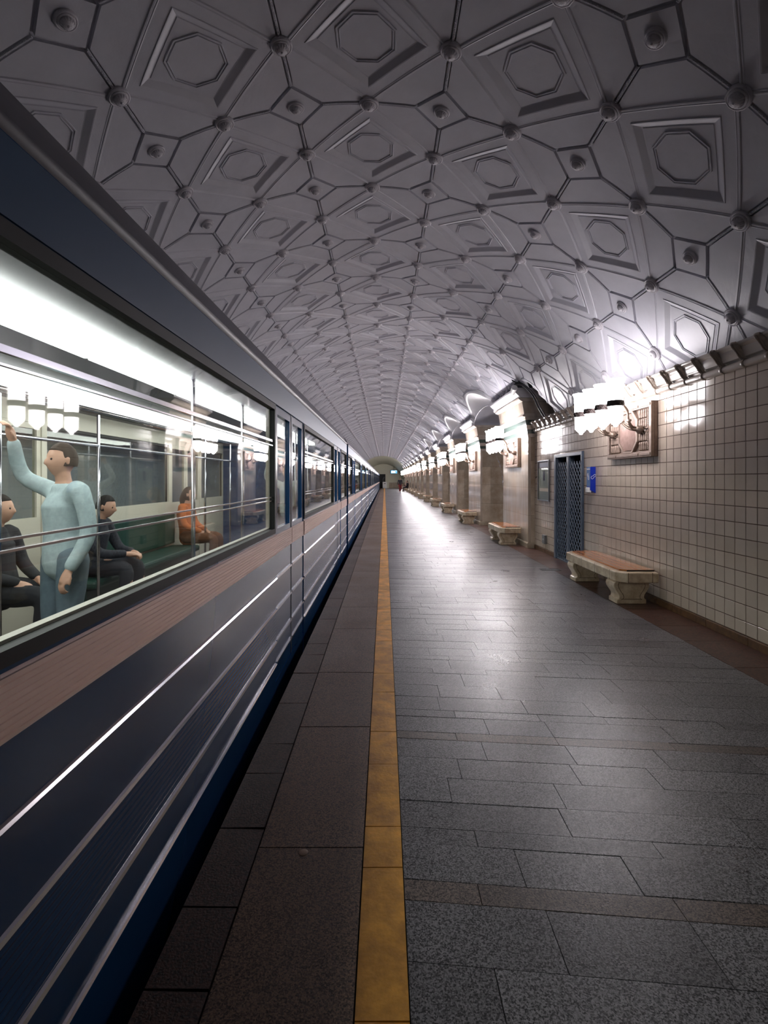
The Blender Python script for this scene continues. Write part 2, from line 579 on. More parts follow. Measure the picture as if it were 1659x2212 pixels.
wall = tag(tw.build('wall_right', M['tile']), 'wall of glossy beige square tiles', None, None, 'structure')
m = MB()
m.box(XW + .003, XW + .3, y_ph, GATE[0], 0, 2.74)
m.box(XW + .003, XW + .3, GATE[1], YW1, 0, 2.74)
m.box(XW + .003, XW + .3, GATE[0], GATE[1], GATE[2], 2.74)
m.build('grout', M['grout'], wall)
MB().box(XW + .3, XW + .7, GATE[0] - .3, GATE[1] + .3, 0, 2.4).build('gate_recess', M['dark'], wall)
m = MB()
for a, b in ((y_ph, GATE[0]), (GATE[1], YW1)):
    y = a
    while y < b:
        y1 = min(b, y + .62)
        m.box(XW - .018, XW + .01, y + .002, y1 - .002, 0, ZB - .004)
        y = y1
tag(m.build('baseboard_right', M['base_stone'], bevel=.004), 'stained brown stone skirting under the tiles', None, None, 'structure')

# glazed cornice over the tiles with leaf brackets
m = MB()
prof = [(3.34, 2.545), (3.318, 2.548)]
prof += [(3.30 + .03 * sin(a), 2.585 + .03 * -cos(a)) if False else (3.30 - .032 * sin(a), 2.583 - .034 * cos(a)) for a in [pi * k / 6 for k in range(7)]]
prof += [(3.312, 2.622), (3.312, 2.636), (3.272, 2.64), (3.266, 2.652), (3.262, 2.664), (3.258, 2.668), (3.236, 2.722), (3.228, 2.726), (3.222, 2.735), (3.206, 2.742), (3.2, 2.752), (3.2, 2.766), (3.21, 2.772), (3.66, 2.772), (3.66, 2.545)]
m.extrude_y(prof, YB - .6, P0 - .02)
corn = tag(m.build('trim_5', M['glaze'], None, True, auto=35), 'glazed cream cornice along the tiled wall', None, None, 'structure')
lf = MB()
path = [(3.192, 2.762), (3.182, 2.748), (3.19, 2.728), (3.212, 2.702), (3.23, 2.676), (3.246, 2.65), (3.262, 2.63), (3.28, 2.615)]
for k in range(len(path) - 1):
    pass
nrow = len(path)
def leafpt(u, v):
    k = min(int(v * (nrow - 1)), nrow - 2)
    f = v * (nrow - 1) - k
    x = path[k][0] * (1 - f) + path[k + 1][0] * f
    z = path[k][1] * (1 - f) + path[k + 1][1] * f
    wd = (.044 + .012 * abs(sin(v * 15))) * (1 - .4 * v)
    s = u * 2 - 1
    return (x - .022 * (1 - s * s) - .006 * cos(s * 9) + .02, wd * s, z)
lf.grid(leafpt, 12, 28)
lf.tube([(p[0] - .012, 0, p[1]) for p in path], [.012, .014, .011, .009, .008, .008, .01, .012], 6)
lf.tube([(3.192, -.03, 2.758), (3.176, 0, 2.758), (3.192, .03, 2.758)], .014, 6)
lf.lathe([(.036, -.018), (.042, -.01), (.042, .01), (.036, .018)], 14, Matrix.Translation((3.30, 0, 2.583)) @ Matrix.Rotation(pi / 2, 4, 'X'))
leaf0 = None
yl = 6.30 - 16 * .3075
while yl < P0 - .1:
    o = lf.build('leaf_bracket', M['leaf'], corn, True, auto=60) if leaf0 is None else leaf0.copy()
    if leaf0 is None: leaf0 = o
    else: COL.objects.link(o)
    o.location = (0, yl, 0)
    yl += .3075

# ------------------------------------------------------------------ pylons and passages
def pylon(k):
    y0, y1 = P0 + PITCH * k, P0 + PITCH * k + PW
    r = empty('pylon', (XP, (y0 + y1) / 2, 0))
    tag(r, '%s marble pylon beyond the tiled wall' % ORD[k], 'pylon', 'marble pylons along the platform', 'structure')
    ox, oy = XP, (y0 + y1) / 2
    a, b = y0 - oy, y1 - oy
    L = lambda pts: [(x - ox, z) for x, z in pts]
    XB = 4.7
    def part(name, m, prof, da=0.0, bev=.004):
        mb = MB()
        mb.extrude_y(L(prof + [(XB, prof[-1][1]), (XB, prof[0][1])]), a - da, b + da)
        return mb.build(name, m, r, bevel=bev)
    part('plinth', M['marble_jamb'], [(XP - .025, 0), (XP - .025, .1), (XP - .008, .125)], .02)
    # shaft: front face of polished cream slabs, jambs of brown slabs
    mb = MB()
    zs = [.12, .72, 1.34, 1.93, 2.45]
    ys = [a, a + .62, b - .62 - .56, b - .62, b] if False else [a, a + .8, a + 1.6, b]
    for j in range(4):
        for i in range(3):
            mb.box(XP - ox, XP - ox + .06, ys[i] + .0012, ys[i + 1] - .0012, zs[j] + .0012, zs[j + 1] - .0012)
    mb.build('shaft_face', M['marble'], r)
    mb = MB()
    for j in range(4):
        mb.box(XP - ox + .061, XP - ox + .33, a + .002, b - .002, zs[j] + .002, zs[j + 1] - .002)
        for q in range(2):
            mb.box(XP - ox + .333 + q * .6, XP - ox + .33 + (q + 1) * .6, a + .05, b - .05, zs[j] + .002, zs[j + 1] - .002)
    mb.build('shaft', M['marble_jamb'], r)
    bands = [(2.45, 'marble_white'), (2.53, 'marble_green'), (2.62, 'marble_white'), (2.72, 'marble_green'), (2.83, 'marble_white'), (2.9, None)]
    fx = lambda z: XP - (z - 2.45) * .15
    for (z0, mt), (z1, _) in zip(bands[:-1], bands[1:]):
        part('frieze_band', M[mt], [(fx(z0), z0 + .001), (fx(z1), z1)], 0, .002)
    part('neck_moulding', M['marble_white'], [(3.07, 2.901), (3.045, 2.915), (3.045, 2.935), (3.07, 2.945), (3.075, 2.975)], .02)
    part('capital', M['marble'], [(3.085, 2.976), (3.04, 3.235)], -.01)
    part('cap_cornice', M['marble_white'], [(3.03, 3.236), (2.985, 3.26), (2.965, 3.275), (2.95, 3.30), (2.95, 3.318)], .03)
    part('impost', M['impost'], [(2.99, 3.32), (2.97, 3.34), (2.955, 3.345), (2.86, 3.44), (2.845, 3.45), (2.83, 3.47), (2.83, 3.51), (2.87, 3.53)], .06, .003)
    mb = MB()                                        # three little plaster consoles on the ledge
    for q in (-.9, -.3, .3, .9):
        mb.lathe([(.05, 0), (.055, .03), (.035, .05), (.045, .09), (.02, .13), (.0, .14)], 10, Matrix.Translation((2.92 - ox, q, 3.525)))
    mb.build('ledge_finial', M['plaster_boss'], r, True, auto=50)
    return r
for k in range(NP):
    pylon(k)

def arch_pts(n=28):
    return [(-1 + 2 * i / n) for i in range(n + 1)]
half = (PITCH - PW) / 2
for k in range(NP):
    yc = P0 + PW + half + PITCH * k
    T = [-cos(pi * i / 30) for i in range(31)]
    rt = empty('arch', (3.2, yc, 3.3))
    tag(rt, 'white plaster arch over the passage after the %s pylon' % ORD[k], 'arch', 'passage arches', 'structure')
    mb = MB()
    zi = lambda t: .36 * sqrt(max(0, 1 - t * t)) - .0
    hi_ = half - .06
    mb.grid(lambda u, v: ((2.95 + .0 * v) * (1 - v) + 5.3 * v - 3.2, hi_ * T[round(u * 30)], zi(T[round(u * 30)])), 30, 1)
    mb.build('soffit', M['soffit'], rt, True)
    mb = MB()
    def splay(u, v):
        t = T[round(u * 30)]
        zo = arch_z(t)
        xo = min(vx(zo), 3.02) - .06
        c = .05 * sin(pi * v)
        f = v
        return (xo * (1 - f) + 2.95 * f - 3.2 + c * .6, (half + .01) * t * (1 - f) + hi_ * t * f, (zo - 3.3) * (1 - f) + zi(t) * f + c * .5)
    mb.grid(splay, 30, 8)
    mb.build('archivolt', M['impost'], rt, True)
    mb = MB()
    mb.tube([(2.95 - 3.2, hi_ * t, zi(t)) for t in T], .014, 6)
    mb.build('inner_bead', M['impost'], rt, True)
    prof = [(-.015, .14), (-.015, -.06), (.0, -.085), (.02, -.085), (.03, -.11), (.055, -.125), (.09, -.125), (.105, -.115), (.12, -.13), (.15, -.13), (.165, -.11), (.165, .08)]
    rings = []
    for t in T:
        z = arch_z(t)
        # outward direction of the arch curve
        ny, nz_ = t / half, (z - 3.3) / (.74 ** 2) + .02
        l = sqrt(ny * ny + nz_ * nz_)
        ny, nz_ = ny / l, nz_ / l
        xb = min(vx(z), 3.02)
        rings.append([(xb + px - 3.2, half * t + ny * pn * .9, z - 3.3 + nz_ * pn * .9) for pn, px in prof])
    mb = MB()
    mb.loft(rings, False, False)
    mb.build('hood_moulding', M['impost'], rt, True, auto=40)
tag(MB().box(5.2, 5.5, P0 - 4, YEND, 0, 5).build('wall_hall', M['soffit']), 'plain wall at the back of the passages', None, None, 'structure')
tag(MB().box(XW, 5.3, YB, YEND, -.4, -.001).build('floor_passage', M['granite_brown']), 'stone floor of the passages', None, None, 'structure')
# niche beside the first pylon: side wall and dark back
tag(MB().box(XW + .3, 5.2, P0 - 1.6, P0 - 1.3, 0, 4.6).build('wall_niche', M['soffit']), 'dim recess beside the first pylon', None, None, 'structure')

# cables and a floodlight over the first pylon
for k, (dx, r_) in enumerate(((0, .016), (.05, .011))):
    pts = [(2.9 + dx, P0 + .5, 3.56), (2.88 + dx, P0 + .1, 3.6), (2.97 + dx, P0 - .25, 3.55), (3.12 + dx, P0 - .5, 3.3), (3.2 + dx, P0 - .68, 3.0), (3.3 + dx, P0 - .74, 2.79)]
    c = MB().tube(smooth_path(pts, 8), r_, 8).build('cable', M['cable'], None, True)
    tag(c, ('thick dark cable' if k == 0 else 'thin dark cable') + ' dropping from first pylon top to the cornice', 'cable', 'cables beside the first pylon')
fl_ = empty('floodlight', (2.84, P0 - .02, 3.47))
tag(fl_, 'white drum floodlight clamped on the top of the first pylon', 'floodlight')
MB().lathe([(.0, -.1), (.05, -.1), (.062, -.06), (.062, .09), (.068, .1), (.068, .12), (.0, .12)], 16, Matrix.Rotation(radians(65), 4, 'X')).build('lamp_housing', M['white'], fl_, True, auto=40)
MB().tube([(-.07, .02, 0), (-.075, .08, .05), (0, .12, .09), (.075, .08, .05), (.07, .02, 0)], .008, 6).build('yoke', M['grey'], fl_, True)

# ------------------------------------------------------------------ end wall
m = MB()
pts = []
m.box(.15, 4.6, YEND, YEND + .3, 0, 5.3)
m.box(-4.6, .15, YEND, YEND + .3, 2.38, 5.3)
ew = tag(m.build('wall_end', M['end_wall']), 'cream end wall with the black tunnel mouth', None, None, 'structure')
m = MB()
x = .75
while x < 3.3:
    m.box(x, x + .62, YEND - .06, YEND + .01, .02, .95)
    x += .63
m.build('dado', M['end_marble'], ew)
MB().box(.7, 3.4, YEND - .09, YEND + .01, .95, 1.0).build('dado_rail', M['marble_white'], ew)
tag(MB().box(-4.6, .15, YEND + .3, YEND + .5, -1.5, 2.4).build('tunnel_mouth', M['black']), 'black mouth of the running tunnel', None, None, 'structure')
s = empty('display_screen', (1.58, YEND - .55, 2.45))
tag(s, 'blue and white lit display hanging before the end wall', 'screen')
MB().box(-.58, .58, 0, .14, 0, .6).build('casing', M['black'], s, bevel=.01)
m = MB(); m.box(-.54, .54, -.006, -.001, .04, .56).build('picture', M['screen'], s)
m = MB()
m.add([(-.42, -.012, .12), (.3, -.012, .12), (.18, -.012, .3), (-.05, -.012, .48), (-.42, -.012, .48)], [(0, 1, 2, 3, 4)])
m.add([(.12, -.012, .44), (.48, -.012, .44), (.48, -.012, .5), (.12, -.012, .5)], [(0, 1, 2, 3)])
m.build('bright_image', M['screen_w'], s)
MB().box(-.03, .03, .04, .1, .6, 1.5).build('hanger', M['black'], s)
cb = empty('cabinet', (.05, YEND - .8, 0))
tag(cb, 'pale box cabinet at the end of the platform by the tunnel mouth', 'cabinet')
MB().box(-.36, .36, -.25, .25, 0, 1.08).build('body', M['white'], cb, bevel=.02)
MB().box(-.12, .12, -.265, -.25, .74, .84).build('vent', M['black'], cb)
MB().tube([(-.3, 0, 1.08), (-.3, 0, 1.55), (-.2, 0, 1.75), (-.05, 0, 1.8)], .02, 8).build('mirror_arm', M['steel'], cb, True)

# ------------------------------------------------------------------ wall lamps
def make_lamp():
    """local frame: x = 0 on the wall face and minus x into the room, y along the wall, z = 0 at plaque bottom"""
    r = empty('wall_lamp')
    W2, HH = .62, .68
    m = MB()
    m.box(-.045, 0, -W2, W2, 0, HH)
    for (a, b, c, d) in ((-W2, W2, 0, .07), (-W2, W2, HH - .07, HH), (-W2, -W2 + .06, .07, HH - .07), (W2 - .06, W2, .07, HH - .07)):
        m.box(-.085, -.045, a, b, c, d)
    for sgn in (-1, 1):
        for k in range(24):
            z = .085 + k * .0218
            m.box(-.092, -.08, sgn * (W2 - .075) - .008, sgn * (W2 - .075) + .008, z, z + .012)
        m.box(-.075, -.045, sgn * (W2 - .09) - .004, sgn * (W2 - .09) + .004, .07, HH - .07)
    for a, b in ((.018, .05), (HH - .05, HH - .018)):
        m.box(-.093, -.085, -.3, .3, a, b)
        m.box(-.093, -.085, -W2 + .02, -.34, a, b)
        m.box(-.093, -.085, .34, W2 - .02, a, b)
    pf = m.build('plaque', M['plaque'], r, bevel=.003)
    m = MB()
    def octo(wy, hz, x, c):
        zc = HH / 2
        return [(x, -wy, zc - c), (x, -wy, zc + c), (x, -c * .9, zc + hz), (x, c * .9, zc + hz), (x, wy, zc + c), (x, wy, zc - c), (x, c * .9, zc - hz), (x, -c * .9, zc - hz)]
    m.loft([octo(.275, .285, -.045, .14), octo(.272, .283, -.082, .14), octo(.265, .276, -.088, .137), octo(.238, .252, -.088, .126), octo(.232, .246, -.064, .124)], True, False)
    m.add(octo(.233, .247, -.063, .124), [tuple(range(8))])
    op = m.build('octagon', M['plaque'], r)
    m = MB()
    for k in range(-8, 9):
        yy = k * .0265
        hz = .24 if abs(yy) < .105 else .24 - (abs(yy) - .105) * .98
        m.tube([(-.072, yy, HH / 2 - hz), (-.072, yy, HH / 2 + hz)], .0115, 8)
    m.build('fluting', M['plaque_rose'], op, True, auto=40)
    for sy in (-1, 1):
        for sz in (0, 1):
            m = MB()
            z0 = .08 if sz == 0 else HH / 2 + .03
            m.box(-.06, -.045, sy * .3 - .008, sy * .3 + .008, z0, z0 + .0) if False else None
            zz = HH / 2 + (.012 if sz else -.036)
            m.box(-.07, -.045, min(sy * .26, sy * (W2 - .09)), max(sy * .26, sy * (W2 - .09)), zz, zz + .022)
            for q in range(5):
                yy = sy * (.30 + q * .054)
                for rw in range(2):
                    zb = z0 + rw * .118
                    zt = zb + .112
                    inner = .14 + (.285 - abs(yy)) * 1.0
                    if q == 0 and ((sz == 0 and rw == 0) or (sz == 1 and rw == 1)): pass
                    m.lathe([(.006, zb), (.019, zb + .01), (.021, zb + .045), (.016, zb + .075), (.02, zb + .09), (.008, zt)], 8, Matrix.Translation((-.058, yy, 0)))
            m.build('baluster_relief', M['plaque_rose'] if False else M['plaque'], r, True, auto=45)
    # arms and shades
    feet = [-.39, .39]
    ys = [-.56, -.19, .19, .56]
    for fi, fy in enumerate(feet):
        foot = MB()
        foot.lathe([(.0, 0), (.03, .0), (.055, .03), (.05, .06), (.03, .09), (.02, .1)], 12, Matrix.Translation((-.07, fy, .33)) @ Matrix.Rotation(radians(-70), 4, 'Y'))
        for q in range(8):
            a = 2 * pi * q / 8
            foot.tube([(-.08, fy + .05 * cos(a), .335 + .05 * sin(a)), (-.15, fy + .03 * cos(a), .36 + .03 * sin(a))], [.012, .006], 5)
        foot.build('bracket_foot', M['bronze'], r, True, auto=50)
        for sy in ys[fi * 2: fi * 2 + 2]:
            arm = MB()
            for off in (-.016, .016):
                pts = [(-.13, fy, .35 + off), (-.22, fy + (sy - fy) * .15, .37 + off), (-.29, fy + (sy - fy) * .5, .45 + off * .7), (-.33, fy + (sy - fy) * .8, .56 + off * .5), (-.40, sy, .63 + off * .3)]
                arm.tube(smooth_path(pts, 6), .013, 8)
            arm.lathe([(.0, -.014), (.03, -.014), (.034, 0), (.03, .014), (0, .014)], 10, Matrix.Translation((-.29, fy + (sy - fy) * .5, .45)))
            arm.build('arm', M['bronze'], r, True, auto=50)
            sh = MB()
            sh.lathe([(0, 0), (.02, .004), (.028, .02), (.03, .034), (.045, .036), (.048, .052), (.062, .054), (.065, .07), (.08, .074), (.084, .1), (.086, .25),
                      (.088, .32), (.09, .45), (.095, .455), (.095, .465), (.09, .47), (.096, .485), (.096, .495), (.092, .5), (.1, .55), (.116, .578), (.114, .584), (.1, .57), (.0, .56)], 20)
            so = sh.build('lamp_shade', M['shade'], r, True, auto=40)
            so.location = (-.49, sy, .36)
            bd = MB()
            bd.loft([[((.096 + d) * cos(2 * pi * q / 24), (.096 + d) * sin(2 * pi * q / 24), z) for q in range(24)] for d, z in ((-.008, .25), (.002, .25), (.002, .265), (-.003, .267), (-.003, .303), (.002, .305), (.002, .32), (-.008, .32))], True, False)
            for q in range(12):
                a = 2 * pi * q / 12
                for s2 in (-1, 1):
                    p0 = (.096 * cos(a), .096 * sin(a), .267)
                    p1 = (.096 * cos(a + s2 * .26), .096 * sin(a + s2 * .26), .303)
                    bd.tube([p0, p1], .004, 5)
            bd.build('metal_band', M['band'], so, True, auto=40)
    return r

lamp = make_lamp()
lamp.location = (XW, 6.94, 1.80)
for ch in lamp.children:
    if ch.name.startswith('lamp_shade'):
        ch.material_slots[0].link = 'OBJECT'
        ch.material_slots[0].material = M['shade_wall']
tag(lamp, 'four-shade wall lamp on bronze plaque over the tiled wall', 'lamp', 'wall lamps with four glass shades')
for k in range(NP):
    o = copy_tree(lamp)
    for ch in o.children:
        if ch.name.startswith('lamp_shade'): ch.material_slots[0].material = M['shade']
    o.location = (XP, P0 + PW / 2 + PITCH * k, 1.80)
    o['label'] = 'four-shade wall lamp on bronze plaque on the %s pylon' % ORD[k]

# ------------------------------------------------------------------ benches
def make_bench(L):
    """local: x = 0 at the wall, minus x into the room, centred on y"""
    r = empty('stone_bench')
    h = L / 2
    c = .1
    poly = [(-.02, -h), (-.5 + c, -h), (-.5, -h + c), (-.5, h - c), (-.5 + c, h), (-.02, h)]
    m = MB()
    ns = 5 if L > 1.7 else 4
    cuts = [-h + .26] + [(-h + .26) + (2 * h - .52) * q / (ns - 2) for q in range(1, ns - 1)]
    m.loft([[(x, y, .28) for x, y in poly], [(x, y, .405) for x, y in poly]])
    so = m.build('seat_slab', M['bench_stone'], r, bevel=.016)
    jm = MB()
    for yy in cuts:
        jm.box(-.5015, -.48, yy - .002, yy + .002, .284, .402)
    jm.box(-.5 + c + .012, -.5 + c + .018, -h - .0015, -h + .02, .284, .402)
    jm.box(-.1, -.094, -h - .0015, -h + .02, .284, .402)
    jm.build('joint', M['bench_joint'], so)
    m = MB()
    pl = [(-.03, -h + .1), (-.42 + .06, -h + .1), (-.42, -h + .16), (-.42, h - .16), (-.42 + .06, h - .1), (-.03, h - .1)]
    wd = .098
    for q in range(4):
        x0 = -.425 + q * wd
        t = .06 if q == 0 else 0
        m.loft([[(x0, -h + .1 + t, z), (x0 + wd - .003, -h + .1, z), (x0 + wd - .003, h - .1, z), (x0, h - .1 - t, z)] for z in (.406, .424)])
    m.build('wooden_top', M['wood'], r, bevel=.003)
    MB().box(-.36, -.03, -h + .092, -h + .1, .404, .423).build('end_strip', M['black'], r)
    for sy in (-1, 1):
        yc = sy * (h - .26)
        # scroll profile in (x, z): bulging head, narrow waist, foot
        side = [(0, 0), (0, .055), (.02, .06), (.028, .085), (.022, .11), (-.004, .15), (-.03, .19), (-.04, .225), (-.03, .262), (-.005, .28)]
        right = [(-.07 + p[0] * -1 if False else -.1 - p[0], p[1]) for p in side]
        left = [(-.46 + p[0], p[1]) for p in side]
        poly = left + right[::-1]
        m = MB()
        m.loft([[(x, yc - .12, z) for x, z in poly], [(x, yc + .12, z) for x, z in poly]])
        lo = m.build('leg', M['bench_stone'], r, bevel=.01)
        g = MB()
        for sd in (-1, 1):
            ing = [(-.46 + p[0] + .055, p[1]) for p in side if .05 < p[1] < .27]
            ing2 = [(-.1 - p[0] - .055, p[1]) for p in side if .05 < p[1] < .27]
            yy = yc + sd * .1195
            g.tube([(x, yy, z) for x, z in ing] , .0035, 5)
            g.tube([(x, yy, z) for x, z in ing2], .0035, 5)
            g.tube([(-.405, yy, .06), (-.155, yy, .06)], .0035, 5)
        g.build('carved_line', M['bench_joint'], lo)
    return r
b1 = make_bench(1.9)
b1.location = (XW - .03, 7.15, 0)
tag(b1, 'long marble bench with wooden top against the tiled wall', 'bench', 'marble benches along the platform')
b2 = make_bench(1.5)
b2.location = (XP - .02, P0 + PW / 2 - .04, 0)
tag(b2, 'marble bench with wooden top before the first pylon', 'bench', 'marble benches along the platform')
for k in range(1, NP):
    o = copy_tree(b2)
    o.location = (XP - .02, P0 + PW / 2 - .04 + PITCH * k, 0)
    o['label'] = 'marble bench with wooden top before the %s pylon' % ORD[k]

# ------------------------------------------------------------------ lattice gate
g0, g1, gz = GATE
gt = empty('folding_gate', (XW, (g0 + g1) / 2, 0))
tag(gt, 'blue-grey diamond lattice double gate in the tiled wall', 'gate')
hw = (g1 - g0) / 2
m = MB()
m.box(-.035, .12, -hw, -hw + .05, 0, gz)
m.box(-.035, .12, hw - .1, hw, 0, gz)
m.box(-.035, .12, -hw + .05, hw - .1, gz - .06, gz)
m.box(-.01, .12, -hw + .05, hw - .1, 0, .03)
m.build('frame', M['gate_frame'], gt, bevel=.004)
MB().box(-.02, .09, -.05, .05, .03, gz - .06).build('mullion', M['gate_frame'], gt, bevel=.004)
for a, b in ((-hw + .05, -.05), (.05, hw - .1)):
    m = MB()
    m.box(-.014, .006, a, a + .025, .03, gz - .06)
    m.box(-.014, .006, b - .025, b, .03, gz - .06)
    for sgn in (1, -1):
        nx = 5
        cw = (b - a) / nx
        ch = .128
        z = .03
        nzr = int((gz - .09) / ch)
        for k in range(-nx, nzr + 1):
            for q in range(nx):
                za, zb2 = .03 + (k + q) * ch, .03 + (k + q + 1) * ch
                if za < .02 or zb2 > gz - .05: continue
                ya, yb = (a + q * cw, a + (q + 1) * cw) if sgn > 0 else (b - q * cw, b - (q + 1) * cw)
                xo = -.008 if sgn > 0 else .0
                m.loft([[(xo + dx, ya, za + dz) for dx, dz in ((-.003, -.014), (.003, -.014), (.003, .014), (-.003, .014))],
                        [(xo + dx, yb, zb2 + dz) for dx, dz in ((-.003, -.014), (.003, -.014), (.003, .014), (-.003, .014))]])
    m.build('lattice_leaf', M['gate'], gt)

# ------------------------------------------------------------------ small things on the tiled wall
nb = empty('notice_board', (XW, 10.83, 1.07))
tag(nb, 'glazed notice frame with plum header between pylon and gate', 'notice board')
m = MB()
for a, b, c, d in ((-.375, .375, 0, .02), (-.375, .375, .82, .84), (-.375, -.355, .02, .82), (.355, .375, .02, .82)):
    m.box(-.03, 0, a, b, c, d)
m.build('frame', M['steel'], nb, bevel=.003)
MB().box(-.012, 0, -.355, .355, .02, .82).build('paper', M['board'], nb)
MB().box(-.016, -.012, -.355, .355, .68, .82).build('header', M['board_head'], nb)
MB().box(-.016, -.012, -.08, .02, .42, .62).build('red_notice', M['board_head'], nb)
MB().box(-.024, -.02, -.355, .355, .02, .82).build('pane', M['pane'], nb)
MB().tube([(-.03, .38, .5), (-.055, .38, .5), (-.055, .4, .47)], .008, 6).build('handle', M['black'], nb, True)
jb = empty('junction_box', (XW, 10.75, .19))
tag(jb, 'small grey box low on the tiles between pylon and gate', 'box')
MB().box(-.045, 0, -.09, .09, 0, .18).build('casing', M['grey'], jb, bevel=.006)
MB().box(-.05, -.045, -.012, .012, .08, .104).build('keyhole', M['white'], jb)

sd = empty('sanitiser_dispenser', (XW, 8.26, 1.32))
tag(sd, 'blue hand sanitiser dispenser on the tiles right of the gate', 'dispenser')
m = MB()
m.loft([[(-.085, -.075, .03), (0, -.075, -.02), (0, .075, -.02), (-.085, .075, .03)], [(-.085, -.075, .395), (0, -.075, .395), (0, .075, .395), (-.085, .075, .395)]])
m.build('body', M['disp_blue'], sd, bevel=.004)
MB().box(-.0865, -.085, -.072, .072, .09, .392).build('front_label', M['disp_teal'], sd)
MB().box(-.125, -.06, -.055, .03, -.01, .07).build('nozzle', M['white'], sd, bevel=.01)
MB().box(-.11, -.075, -.03, .01, -.02, -.011).build('spout', M['black'], sd)
m = MB()
for k in range(9):                                    # tiny lettering line, too small to read
    yy = .062 - k * .0145
    m.box(-.0885, -.0866, yy - .0105, yy, .352, .352 + (.02 if k in (0, 4) else .015))
m.build('lettering', M['white'], sd)
def hand_icon(fn):
    m = MB()
    out = [(-.03, .05), (-.012, .06), (-.004, .04), (.004, .02), (.02, .008), (.032, -.012), (.028, -.034), (.01, -.045), (-.006, -.03), (-.01, -.005), (-.022, .015), (-.034, .03), (-.03, .05)]
    m.tube([fn(a, b) for a, b in out], .0035, 5)
    return m
hand_icon(lambda a, b: (-.088, -a, .235 + b)).build('hand_symbol', M['white'], sd)
hand_icon(lambda a, b: (-.042 + b * .75, -.0765, .24 - a * 1.1)).build('hand_symbol', M['white'], sd)

fg = empty('floor_grate', (2.78, 8.75, 0))
tag(fg, 'dark slotted grate in the floor before the gate', 'grate')
m = MB()
m.box(-.16, .16, -.09, -.075, 0, .004); m.box(-.16, .16, .075, .09, 0, .004); m.box(-.16, -.15, -.075, .075, 0, .004); m.box(.15, .16, -.075, .075, 0, .004)
for k in range(14):
    m.box(-.142 + k * .021, -.134 + k * .021, -.075, .075, 0, .003)
m.build('bars', M['cable'], fg)
MB().box(-.15, .15, -.075, .075, .0006, .0012).build('slot_bed', M['black'], fg)
st = MB().lathe([(0, -.004), (.019, -.004), (.019, .0015), (.016, .0025), (0, .0025)], 20).build('floor_stud', M['granite_brown'] if False else mat('pale_stud', (168, 140, 118), .4), None, True, auto=40)
st.location = (-.33, 2.12, 0)
tag(st, 'small pale round stud set in the brown edge slab', 'stud')

# ------------------------------------------------------------------ train
CL, CW = 17.75, 2.7
DOORS = [-6.75, -2.25, 2.25, 6.75]
DH = .66
SEGS = [(-CL / 2, -6.75 - DH)] + [(DOORS[k] + DH, DOORS[k + 1] - DH) for k in range(3)] + [(6.75 + DH, CL / 2)]
ZW0, ZW1 = 1.14, 2.05
ROOF = [(0, 2.27), (.012, 2.285), (.012, 2.30), (-.012, 2.31), (-.03, 2.37), (-.065, 2.435), (-.12, 2.49), (-.25, 2.555), (-.5, 2.61), (-.9, 2.655), (-1.35, 2.67)]

def opening(mb, x0, x1, ya, yb, z0, z1, wa, wb, wz0, wz1):
    mb.box(x0, x1, ya, yb, z0, wz0)
    mb.box(x0, x1, ya, yb, wz1, z1)
    mb.box(x0, x1, ya, wa, wz0, wz1)
    mb.box(x0, x1, wb, yb, wz0, wz1)

